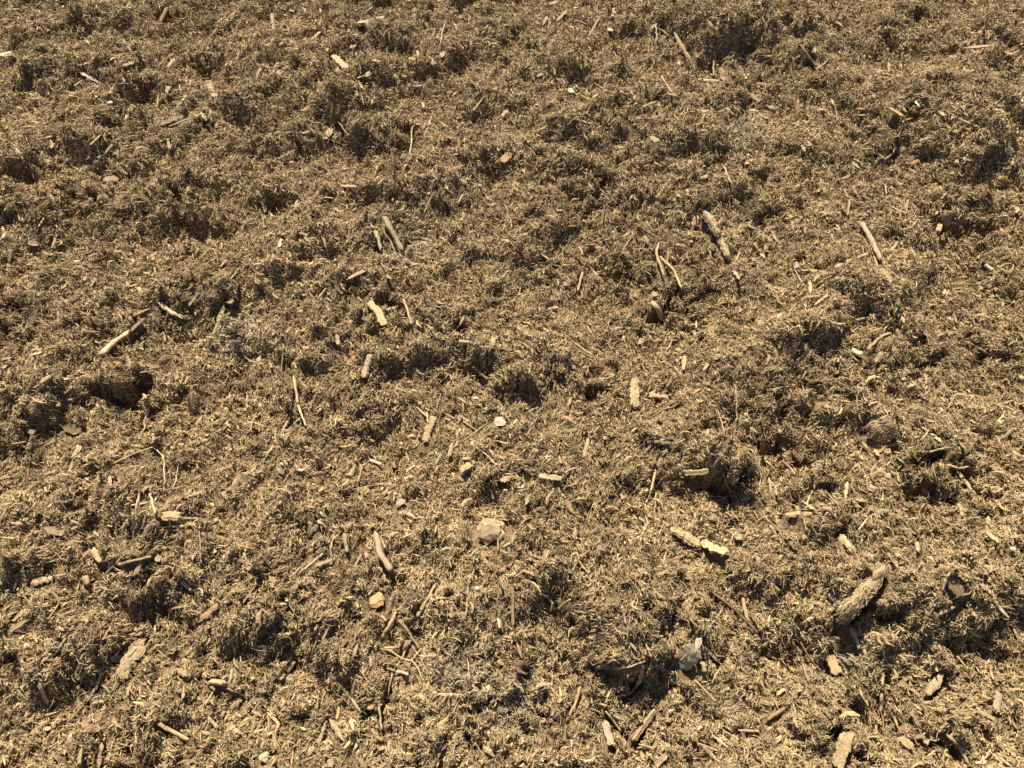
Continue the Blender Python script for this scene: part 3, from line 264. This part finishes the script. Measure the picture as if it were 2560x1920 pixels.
COL = dict(w=(0.43, 0.37, 0.26), c=(0.39, 0.295, 0.175), y=(0.37, 0.28, 0.15), t=(0.33, 0.235, 0.13), o=(0.36, 0.225, 0.115),
           p=(0.37, 0.265, 0.17), g=(0.30, 0.25, 0.17), b=(0.19, 0.125, 0.067), d=(0.10, 0.066, 0.038), v=(0.30, 0.22, 0.135), n=(0.22, 0.34, 0.19))
CW = dict(w='whitish', c='cream', y='straw-yellow', t='tan', o='orange-brown', p='pinkish', g='grey', b='brown', d='dark brown', v='weathered grey-brown', n='green')
KIND = dict(s=('wood_splinter', 'splinter'), c=('wood_chip', 'chip'), k=('twig', 'twig'), r=('plant_stem', 'stem'), f=('bark_flake', 'flake'), p=('pebble', 'stone'), z=('straw_piece', 'straw'))

def loft(path, w, th, kind, rs):       # path in local coords, x = long axis; returns V, faces
    P = np.array(path); seg = np.r_[0, np.cumsum(np.linalg.norm(np.diff(P, axis=0), axis=1))]; Ltot = seg[-1]
    n = int(np.clip(Ltot / max(w * (0.35 if kind not in 'cf' else 0.14), 0.0010), 6, 30)); m = 6 if w < 0.004 else 12
    ts = np.linspace(0, Ltot, n)
    cen = np.stack([np.interp(ts, seg, P[:, k]) for k in range(3)], -1)
    if kind in 'rk' and len(P) > 2:
        for _ in range(3): cen[1:-1] = 0.25 * cen[:-2] + 0.5 * cen[1:-1] + 0.25 * cen[2:]
    cen[:, 1] += np.convolve(rs.normal(0, 1, n + 4), np.ones(5) / 5, 'valid') * w * dict(s=.18, c=.10, k=.16, r=.5, f=.1)[kind]
    T = np.gradient(cen, axis=0); T /= np.linalg.norm(T, axis=1)[:, None] + 1e-9
    S = np.stack([-T[:, 1], T[:, 0], np.zeros(n)], -1); S /= np.linalg.norm(S, axis=1)[:, None] + 1e-9
    U = np.cross(T, S)
    ang = np.arange(m) / m * 2 * math.pi + rs.uniform(0, 1)
    e_ = dict(s=0.75, c=0.55, k=1, r=1, f=0.6)[kind]
    cx = np.sign(np.cos(ang)) * np.abs(np.cos(ang)) ** e_; cy = np.sign(np.sin(ang)) * np.abs(np.sin(ang)) ** e_
    ridge = 1 + rs.normal(0, dict(s=.2, c=.18, k=.17, r=.05, f=.10)[kind], m)
    u = ts / Ltot
    if kind == 's': tp = np.clip(u / rs.uniform(0.03, 0.4) + rs.uniform(.15, .7), 0, 1) * np.clip((1 - u) / rs.uniform(0.03, 0.4) + rs.uniform(.15, .7), 0, 1)
    elif kind == 'r': tp = 0.65 + 0.35 * np.sin(u * math.pi)
    elif kind == 'k': tp = np.clip(np.minimum(u, 1 - u) / 0.06 + 0.55, 0, 1) * (1 - 0.2 * u)
    elif kind == 'f': tp = np.clip(u / rs.uniform(0.1, 0.35) + rs.uniform(.3, .7), 0, 1) * np.clip((1 - u) / rs.uniform(0.1, 0.35) + rs.uniform(.3, .7), 0, 1)
    else: tp = np.clip(np.minimum(u, 1 - u) / 0.07 + 0.55, 0, 1)
    wob = 1 + np.convolve(rs.normal(0, 1, n + 2), np.ones(3) / 3, 'valid') * dict(s=.28, c=.17, k=.14, r=.1, f=.30)[kind]
    R = tp * wob * (1 + (rs.normal(0, .025, n) if kind in 'cfs' else 0))
    if kind in 'cf': off = np.convolve(rs.normal(0, 1, n + 2), np.ones(3) / 3, 'valid') * 0.07 * w
    else: off = np.zeros(n)
    V = []
    jit = rs.normal(0, 1, (2, m)) * dict(s=.5, c=.16, k=.25, r=.1, f=.14)[kind] * min(w, Ltot * .5)
    curl = rs.normal(0, 1.2 if kind == 'f' else .12) * th if kind in 'fc' else 0
    for i in range(n):
        rr = ridge * (1 + rs.normal(0, .05, m))
        px = cx * rr * w / 2 * R[i] + off[i]; py = cy * rr * th / 2 * (0.5 + 0.5 * R[i]) + curl * cx ** 2 * 0.8
        ring = cen[i] + S[i] * px[:, None] + U[i] * py[:, None]
        if i == 0: ring = ring + T[i] * jit[0][:, None]
        if i == n - 1: ring = ring + T[i] * jit[1][:, None]
        V.append(ring)
    V = np.concatenate(V); F = []
    for i in range(n - 1):
        for j in range(m):
            k = (j + 1) % m; F.append((i * m + j, (i + 1) * m + j, (i + 1) * m + k, i * m + k))
    c0, c1 = len(V), len(V) + 1
    V = np.vstack([V, V[:m].mean(0), V[-2 * 0 + (n - 1) * m:(n) * m].mean(0)])
    for j in range(m):
        k = (j + 1) % m; F.append((c0, j, k)); F.append((c1, (n - 1) * m + k, (n - 1) * m + j))
    return V, F
def ico(sub=3):
    import bmesh
    bm = bmesh.new(); bmesh.ops.create_icosphere(bm, subdivisions=sub, radius=1)
    V = np.array([v.co[:] for v in bm.verts]); F = [tuple(v.index for v in f.verts) for f in bm.faces]; bm.free(); return V, F
IV, IF = ico(3)

HS = np.fft.irfft2(np.fft.rfft2(H) * np.exp(-(FR * 0.05) ** 2), s=(NY, NX)); Sy, Sx = np.gradient(HS, RES)
def crust(o, me, n, Lf, kd):            # shreds stuck to a dirty piece: one part of it
    n_f = len(me.polygons); ar = np.zeros(n_f); me.polygons.foreach_get('area', ar)
    ce = np.zeros(n_f * 3); me.polygons.foreach_get('center', ce); no = np.zeros(n_f * 3); me.polygons.foreach_get('normal', no)
    ce = ce.reshape(-1, 3); no = no.reshape(-1, 3); pk = rng.choice(n_f, n, p=ar / ar.sum()); sz = np.sqrt(ar[pk])[:, None]
    c = ce[pk] + rng.uniform(-.5, .5, (n, 3)) * sz; nn = no[pk]; c += nn * 0.0004
    ref = np.array([1.0, 0, 0]) + rng.normal(0, 0.35 if kd != 'p' else 2, (n, 3)); d = ref - nn * (ref * nn).sum(1, keepdims=True); d /= np.linalg.norm(d, axis=1)[:, None] + 1e-9
    s_ = np.cross(nn, d); L = (Lf * rng.uniform(.4, 1.2, n))[:, None]; wd = rng.uniform(.0006, .0015, n)[:, None]
    V = np.zeros((n, 9, 3))
    for i, (k, q, h) in enumerate([(-.5, .4, .6), (0, 1, -.2), (.5, .3, 1.2)]):
        cc = c + d * L * k + nn * wd * h * rng.uniform(.2, 1.2, (n, 1)) + s_ * L * .12 * rng.normal(0, 1, (n, 1))
        for j, (su, nu) in enumerate([(0, .8), (.5, 0), (-.5, 0)]): V[:, i * 3 + j] = cc + s_ * wd * su * q + nn * wd * nu * q
    base = np.array([[i * 3 + j, i * 3 + (j + 1) % 3, i * 3 + 3 + (j + 1) % 3, i * 3 + 3 + j] for i in range(2) for j in range(3)]).ravel()
    m_ = mesh_from('fibre_crust', V.reshape(-1, 3), (base[None] + 9 * np.arange(n)[:, None]).ravel(), np.full(n * 6, 4), MF)
    cl = PAL[rng.integers(0, len(PAL), n)] * rng.uniform(.8, 1.4, (n, 1)); cc = np.ones((n, 9, 4)); cc[:, :, :3] = cl[:, None]
    m_.color_attributes.new('tint', 'FLOAT_COLOR', 'POINT').data.foreach_set('color', cc.astype(np.float32).ravel())
    ch = link('fibre_crust', m_); ch.parent = o
ITEMS = []; FOOT = []
for line in PIECES.splitlines():
    parts = line.split('|'); tl = parts[0]
    for q in parts[1:]:
        q, _, short = q.partition('='); tk = q.split(); kd, co = tk[0], tk[1]
        pts = [tile(tl, *map(float, p.split(','))) for p in tk[2:] if ',' in p]
        if kd == 'p':
            rx, ry = [float(z) * TS for z in tk[3].split(',')]; pts = pts[:0] + [tile(tl, *map(float, tk[2].split(',')))]; w = 2 * rx
        else: w = float(tk[-1]) * TS; ry = 0
        ITEMS.append(dict(kd=kd, co=co, pts=pts, w=w, ry=ry, short=short, t=tl))
for n_, it in enumerate(ITEMS):
    L_ = 0 if it['kd'] == 'p' else math.dist(it['pts'][0], it['pts'][-1])
    it['nk'] = 'z' if it['kd'] == 's' and it['co'] in 'cyw' and L_ > 4.5 * it['w'] else it['kd']
    rs = np.random.RandomState(100 + n_); kd = it['kd']
    P3 = [hit(*p) for p in it['pts']]
    mid = sum(P3, Vector()) / len(P3); D = (mid - Vector((0, 0, CAM_H))).length; w = it['w'] * MM * D * 1.1
    name, word = KIND[it['nk']]
    if kd == 'p':
        ratio = it['ry'] / (it['w'] / 2); R_ = w / 2
        n1 = sum(np.sin(IV @ rs.normal(0, 2.2, 3) + rs.uniform(0, 6)) for _ in range(6)) / 6
        n2 = sum(np.sin(IV @ rs.normal(0, 7, 3) + rs.uniform(0, 6)) for _ in range(8)) / 8
        n3 = sum(np.sin(IV @ rs.normal(0, 17, 3) + rs.uniform(0, 6)) for _ in range(8)) / 8
        Vv = IV * (1 + 0.5 * n1 + 0.30 * n2 + 0.12 * n3)[:, None] * np.array([R_, R_ * max(0.75, min(1.5, ratio * 1.1)), R_ * 0.7])
        me = bpy.data.meshes.new(name); me.from_pydata(Vv.tolist(), [], IF); me.polygons.foreach_set('use_smooth', [R_ < 0.008] * len(IF))
        me.materials.append(MP); o = link(name, me); o.location = mid + Vector((0, 0, R_ * 0.15 + 0.0022)); o.rotation_euler = (0, 0, rs.uniform(-.3, .3))
        FOOT.append((np.array([[mid.x, mid.y], [mid.x, mid.y + 1e-4]]), R_, bool(it['short'])))
    else:
        th = w * dict(s=0.45, c=0.45, k=0.85, r=0.9, f=0.12)[kd]; th = max(th, 0.0009); w = max(w, 0.0013)
        if w > 0.02: th = min(th, 0.02)
        lift = (0.0032 if it['short'] and kd != 'r' else 0.0024) + th * (0.35 if kd != 'f' else 1.2) + rs.uniform(0, 0.0015) + 0.0008
        # a stiff piece spans the bumps: its line follows the higher of the ground and the straight chord
        L3 = []
        for k in range(len(P3) - 1):
            for s_ in np.linspace(0, 1, 7)[(0 if k == 0 else 1):]: L3.append(P3[k].lerp(P3[k + 1], s_))
        G = np.array([[p.x, p.y, float(samp(H, p.x, p.y))] for p in L3]); chord = np.array([p.z for p in L3])
        u = np.linspace(0, 1, len(L3)); base = G[0, 2] * (1 - u) + G[-1, 2] * u
        if kd in 'ksc' and len(P3) < 3:
            A_ = np.stack([np.ones_like(u), u], 1); co_ = np.linalg.lstsq(A_, G[:, 2], rcond=None)[0]
            z = A_ @ co_; z += np.clip(np.percentile(G[:, 2] - z, 70), 0, w * 1.5)
        else:
            z = np.maximum(G[:, 2], base) if kd != 'f' else G[:, 2]; z = np.convolve(np.pad(z, 3, 'edge'), np.ones(7) / 7, 'valid')
        z = z + lift + rs.uniform(-.0015, .0025) * (u - 0.5) * 2
        # slide each point along its own view ray to that height so it keeps its place in the picture
        Pn = []
        for p, zz in zip(L3, z):
            d = p - Vector((0, 0, CAM_H)); Pn.append(Vector((0, 0, CAM_H)) + d * ((zz - CAM_H) / d.z))
        o0 = sum(Pn, Vector()) / len(Pn); X_ = (Pn[-1] - Pn[0]).normalized()
        up = Vector((-float(samp(Sx, o0.x, o0.y)) * .6, -float(samp(Sy, o0.x, o0.y)) * .6, 1)).normalized()
        if kd in 'ck' or True:
            up = (up + Vector((rs.normal(0, .15), rs.normal(0, .15), 0))).normalized()
        Y_ = up.cross(X_).normalized(); Z_ = X_.cross(Y_); M = Matrix((X_, Y_, Z_)).transposed()
        Mi = M.transposed(); loc = [tuple(Mi @ (p - o0)) for p in Pn]
        Vv, F = loft(loc, w, th, kd, rs)
        me = bpy.data.meshes.new(name); me.from_pydata(Vv.tolist(), [], F); me.materials.append(MW)
        if kd in 'rk': me.polygons.foreach_set('use_smooth', [True] * len(F))
        o = link(name, me); o.matrix_world = Matrix.Translation(o0) @ M.to_4x4()
        FOOT.append((np.array([[p.x, p.y] for p in Pn]), w / 2, bool(it['short'])))
    br = rs.uniform(0.85, 1.1) * (1.12 if it['short'] else 1); c = COL[it['co']]
    o.color = (*[min(1, x * br * rs.uniform(.97, 1.03)) for x in c], (rs.uniform(0.45, 0.95) if it['w'] > 6 else rs.uniform(0.3, 0.8)) if not it['short'] else 0.5)
    if w > 0.0105 and (kd in 'kc' and it['co'] in 'vgt' or kd == 'p'): crust(o, me, 900 if it['w'] > 28 else 240, 0.010 if kd != 'p' else 0.006, kd)
    it['o'] = o; it['len'] = 0 if kd == 'p' else math.dist(it['pts'][0], it['pts'][-1]); it['c'] = np.mean(it['pts'], 0)

# labels: look first, then what it lies beside
MARK = [it for it in ITEMS if it['short']]
def dirword(dx, dy):
    if abs(dx) > 2.2 * abs(dy): return 'right of' if dx > 0 else 'left of'
    if abs(dy) > 2.2 * abs(dx): return 'below' if dy > 0 else 'above'
    return ('lower right of' if dx > 0 else 'lower left of') if dy > 0 else ('upper right of' if dx > 0 else 'upper left of')
def lean(it):
    (x0, y0), (x1, y1) = it['pts'][0], it['pts'][-1]; dx, dy = x1 - x0, y0 - y1
    if abs(dy) < 0.35 * abs(dx): return 'lying level'
    if abs(dx) < 0.3 * abs(dy): return 'upright'
    return 'slanting right' if dx * dy > 0 else 'slanting left'
used = set()
for it in ITEMS:
    o = it['o']; kd = it['kd']; word = KIND[it['nk']][1]
    if it['short']: lab = it['short'] + ' lying on the brown mulch'; lab = lab if len(lab.split()) <= 16 else it['short']
    else:
        size = '' if kd == 'p' else ('short ' if it['len'] < 22 else 'long ' if it['len'] > 42 else '')
        look = (size + CW[it['co']] + ' ' + word + ('' if kd == 'p' else ' ' + lean(it)))
        ms = sorted(MARK, key=lambda m: math.dist(m['c'], it['c']))
        cands = []
        for m in ms[:5]:
            d = it['c'] - m['c']; dist = math.hypot(*d)
            near = 'just ' if dist < 45 else '' if dist < 130 else 'well '
            cands.append(look + ' ' + near + dirword(*d) + ' the ' + m['short'])
        lab = next((c for c in cands if c.lower() not in used and len(c.split()) <= 16), None)
        if lab is None: lab = next(c for c in (look + f' {int(math.dist(m["c"], it["c"]) / 25) + 1} chip lengths from the ' + m['short'] for m in ms) if c.lower() not in used and len(c.split()) <= 16)
    used.add(lab.lower()); tagged(o, lab, word, dict(s='loose wood splinters', c='pale wood chips', k='twigs in the mulch', r='thin stems and roots', f='bark flakes', p='small stones', z='loose straws')[it['nk']])

# ------------------------------------------------------------------ the shredded mass (nobody could count it)
mask = np.zeros((NY, NX), bool)
mask2 = np.zeros((NY, NX), bool)
for pts, hw, key in FOOT:
    for i in range(len(pts) - 1):
        p, q = pts[i], pts[i + 1]; L = np.linalg.norm(q - p); n = max(2, int(L / 0.001))
        for s_ in np.linspace(0, 1, n):
            c = p + (q - p) * s_ - np.array([0, 0.0015]); r = hw * 0.95
            x0, x1 = int((c[0] - r - X0) / RES), int((c[0] + r - X0) / RES) + 1; y0, y1 = int((c[1] - r - Y0) / RES), int((c[1] + r - Y0) / RES) + 1
            mask[max(y0, 0):max(y1, 0), max(x0, 0):max(x1, 0)] = True
            if key: mask2[max(y0, 0):max(y1, 0), max(x0, 0):max(x1, 0)] = True
G1, G2, G3 = band(0.25), band(0.06), band(0.12)
def scatter(n):                        # denser where the ground shows in the photograph
    out_x, out_y = [], []
    tot = 0
    while tot < n:
        px = rng.uniform(-160, 2720, n); py = rng.uniform(-120, 2080, n); keep = rng.random(n) < 0.45 + 0.55 * (py < 1e9)
        x, y = flat(px, py)
        # mix of even-on-ground and even-in-picture spread
        D2 = x * x + y * y + CAM_H ** 2
        keep = rng.random(n) < np.clip((D2 / 3.2) ** 0.35, 0, 1)
        ok = keep & (x > X0 + .06) & (x < X1 - .06) & (y > Y0 + .04) & (y < Y1 - .06)
        out_x.append(x[ok]); out_y.append(y[ok]); tot += ok.sum()
    return np.concatenate(out_x)[:n], np.concatenate(out_y)[:n]
HF = np.fft.irfft2(np.fft.rfft2(H) * np.exp(-(FR * 0.016) ** 2), s=(NY, NX)); Fy, Fx = np.gradient(HF, RES)
def shreds(name, n, lmin, lmax, wmin, wmax, tilt, zlo, zhi, pal, seedless=0, rings=3, avoid=0.9, bright=1.0, fuzz=0.0):
    x, y = scatter(n)
    s2 = np.hypot(samp(Hx, x, y), samp(Hy, x, y)); x2, y2 = [x], [y]       # as dense on steep fronts as on the level
    for q in (1.2, 2.0, 3.0, 4.0):
        g = s2 > q; x2.append(x[g] + rng.normal(0, .0012, g.sum())); y2.append(y[g] + rng.normal(0, .0012, g.sum()))
    x, y = np.concatenate(x2), np.concatenate(y2); n = len(x)
    iy = ((y - Y0) / RES).astype(int); ix = ((x - X0) / RES).astype(int)
    ok = ~(mask[iy, ix] & (rng.random(n) < avoid)); x, y, iy, ix = x[ok], y[ok], iy[ok], ix[ok]; n = len(x)
    D = np.sqrt(x * x + y * y + CAM_H ** 2); sc = (D / 1.0) ** 0.45
    L = lmin * (lmax / lmin) ** (rng.random(n) ** 1.8) * sc; wd = wmin * (wmax / wmin) ** (rng.random(n) ** 1.4) * sc
    hx, hy = samp(Fx, x, y), samp(Fy, x, y); q = np.hypot(hx, hy); q = np.minimum(1, 1.3 / np.maximum(q, 1e-6)); hx, hy = hx * q, hy * q
    nrm = np.stack([-hx, -hy, np.ones(n)], -1); nl = np.linalg.norm(nrm, axis=1); nrm /= nl[:, None]
    # preferred lie: fans out like the photo (/ on the left, \ on the right), looser elsewhere
    px, py = project(x, y); pref = np.radians(90) - np.clip((px - 1280) / 1280, -1, 1) * np.radians(42) * 0 + np.radians(0)
    pref = np.radians(90 + np.clip((px - 1350) / 1280, -1.1, 1.1) * 22)
    th = pref + rng.normal(0, 1, n) * (0.75 + 0.35 * G1[iy, ix]) + 0.6 * G3[iy, ix]
    rnd = rng.random(n) < 0.38; th[rnd] = rng.uniform(0, math.pi, rnd.sum())
    d = np.stack([np.cos(th), np.sin(th), hx * np.cos(th) + hy * np.sin(th)], -1); d /= np.linalg.norm(d, axis=1)[:, None]
    tl = rng.normal(0, tilt, n) * (1 + 0.5 * np.hypot(hx, hy)); d = d * np.cos(tl)[:, None] + nrm * np.sin(tl)[:, None]
    flip = rng.random(n) < .5; d[flip] *= -1
    s = np.cross(nrm, d); s /= np.linalg.norm(s, axis=1)[:, None] + 1e-9; u = np.cross(d, s)
    z = H[iy, ix] + rng.uniform(zlo, zhi, n) * nl * sc + np.abs(np.sin(tl)) * L * 0.30
    c = np.stack([x, y, z], -1); c[:, :2] += nrm[:, :2] * rng.uniform(zlo, zhi, n)[:, None]
    if avoid > 0:
        hitm = np.zeros(n, bool)
        for k in (-.5, -.25, .25, .5):
            qx = c[:, 0] + d[:, 0] * k * L; qy = c[:, 1] + d[:, 1] * k * L
            jj, ii = np.clip(((qy - Y0) / RES).astype(int), 0, NY - 1), np.clip(((qx - X0) / RES).astype(int), 0, NX - 1)
            hitm |= mask[jj, ii]; hk2 = mask2[jj, ii] if k == -.5 else hk2 | mask2[jj, ii]
        g = ~(hitm & (rng.random(n) < avoid * 0.9)) & ~(hk2 & (rng.random(n) < 0.97))
        L, wd, nrm, d, s, u, c, px, py, ix, iy = (q[g] for q in (L, wd, nrm, d, s, u, c, px, py, ix, iy)); n = len(L)
    bend = rng.normal(0, 0.16 + fuzz, n) * L; bu = rng.normal(0, 0.10 + fuzz, n) * L
    rad = np.array([[0, 1, 0], [1.0, -0.6, 0], [-1.0, -0.6, 0]])[:, :2]
    ks = [(-.5, .35, 0.), (0., 1., 1.), (.5, .3, 0.)] if rings == 3 else [(-.5, .8, 0.), (.5, .55, 0.)]
    if rings == 4: ks = [(-.5, .3, -.6), (-.17, 1., .5), (.17, .9, .5), (.5, .3, -.6)]
    V = np.zeros((n, len(ks) * 3, 3), np.float32); flatn = rng.uniform(0.3, 0.8, n) * np.clip(0.0016 / wd, 0.3, 1)
    for i, (k, wk, bk) in enumerate(ks):
        cc = c + d * (k * L)[:, None] + s * (bk * bend)[:, None] + u * (bk * bu)[:, None]
        for j in range(3):
            V[:, i * 3 + j] = cc + s * (rad[j, 1] * 0 + [0, 1, -1][j] * wd * wk / 2)[:, None] + u * ([.7, -.35, -.35][j] * wd * wk * flatn)[:, None]
    m = len(ks) * 3; base = []
    for i in range(len(ks) - 1):
        for j in range(3):
            k = (j + 1) % 3; base.append((i * 3 + j, i * 3 + k, (i + 1) * 3 + k, (i + 1) * 3 + j))
    base = np.array(base).ravel(); Lp = (base[None, :] + (np.arange(n) * m)[:, None]).ravel(); nf = n * len(base) // 4
    me = mesh_from(name, V.reshape(-1, 3), Lp, np.full(nf, 4), MF)
    p = np.asarray(pal); ci = p[rng.integers(0, len(p), n)] * np.exp(rng.normal(0, 0.17, n))[:, None] * bright
    ci = ci * (1 + rng.normal(0, 0.035, (n, 3)) + np.array([[0.0, 0.0, -0.06]])) * (1 + 0.10 * np.clip(G2[iy, ix], -2, 2) + 0.06 * np.clip(G1[iy, ix], -2, 2))[:, None]
    for gxp, gyp, gr in GREY:
        q = np.exp(-(((px - gxp) ** 2 + (py - gyp) ** 2) / gr ** 2) ** 1.5) * 0.35
        lum = ci.mean(1, keepdims=True); ci = ci * (1 - q[:, None]) + q[:, None] * lum * np.array([[1.12, 1.0, 0.78]])
    col = np.ones((n, m, 4), np.float32); col[:, :, :3] = np.clip(ci, 0.01, 0.85)[:, None, :]
    at = me.color_attributes.new('tint', 'FLOAT_COLOR', 'POINT'); at.data.foreach_set('color', col.ravel())
    return link(name, me)
GREY = [(1840, 330, 60), (1020, 655, 50), (1150, 1700, 70), (595, 830, 60), (2090, 1640, 70), (1265, 1790, 60)]
mass = shreds('mulch', 400000, 0.0035, 0.016, 0.0008, 0.0030, 0.24, -0.0005, 0.0030, PAL, rings=3, avoid=0.72, fuzz=0.06)
tagged(mass, 'matted brown mass of finely shredded mulch covering the whole slope', 'mulch', None, 'stuff')
flk = shreds('bark_shreds', 26000, 0.007, 0.024, 0.0022, 0.0052, 0.30, 0.0, 0.0032, PAL[[0, 1, 3, 4, 5, 6, 8]] * 1.0, rings=4, avoid=0.8)
tagged(flk, 'broad torn bark shreds half buried all through the mulch', 'bark shreds', None, 'stuff')
crumb = shreds('compost_crumbs', 260000, 0.0018, 0.006, 0.0012, 0.0028, 0.8, -0.001, 0.0036, PAL * 0.95, rings=2, avoid=0.72)
tagged(crumb, 'fine brown compost crumbs caught between the shreds', 'crumbs', None, 'stuff')
thin = shreds('wiry_fibres', 45000, 0.006, 0.020, 0.0005, 0.0009, 0.45, 0.001, 0.0055, PAL[[0, 3, 7, 3, 1]] * 1.1, rings=4, avoid=0.8, fuzz=0.08)
tagged(thin, 'thin wiry plant fibres standing out of the mulch', 'fibres', None, 'stuff')
pale = shreds('straw_slivers', 5200, 0.007, 0.022, 0.0009, 0.0022, 0.25, 0.002, 0.0048, np.array([COL['c'], COL['y'], COL['t'], COL['o'], COL['c'], COL['t'], COL['p']]) * 1.0, rings=4, avoid=1.0)
tagged(pale, 'countless small pale straw and wood slivers scattered through the mulch', 'slivers', None, 'stuff')
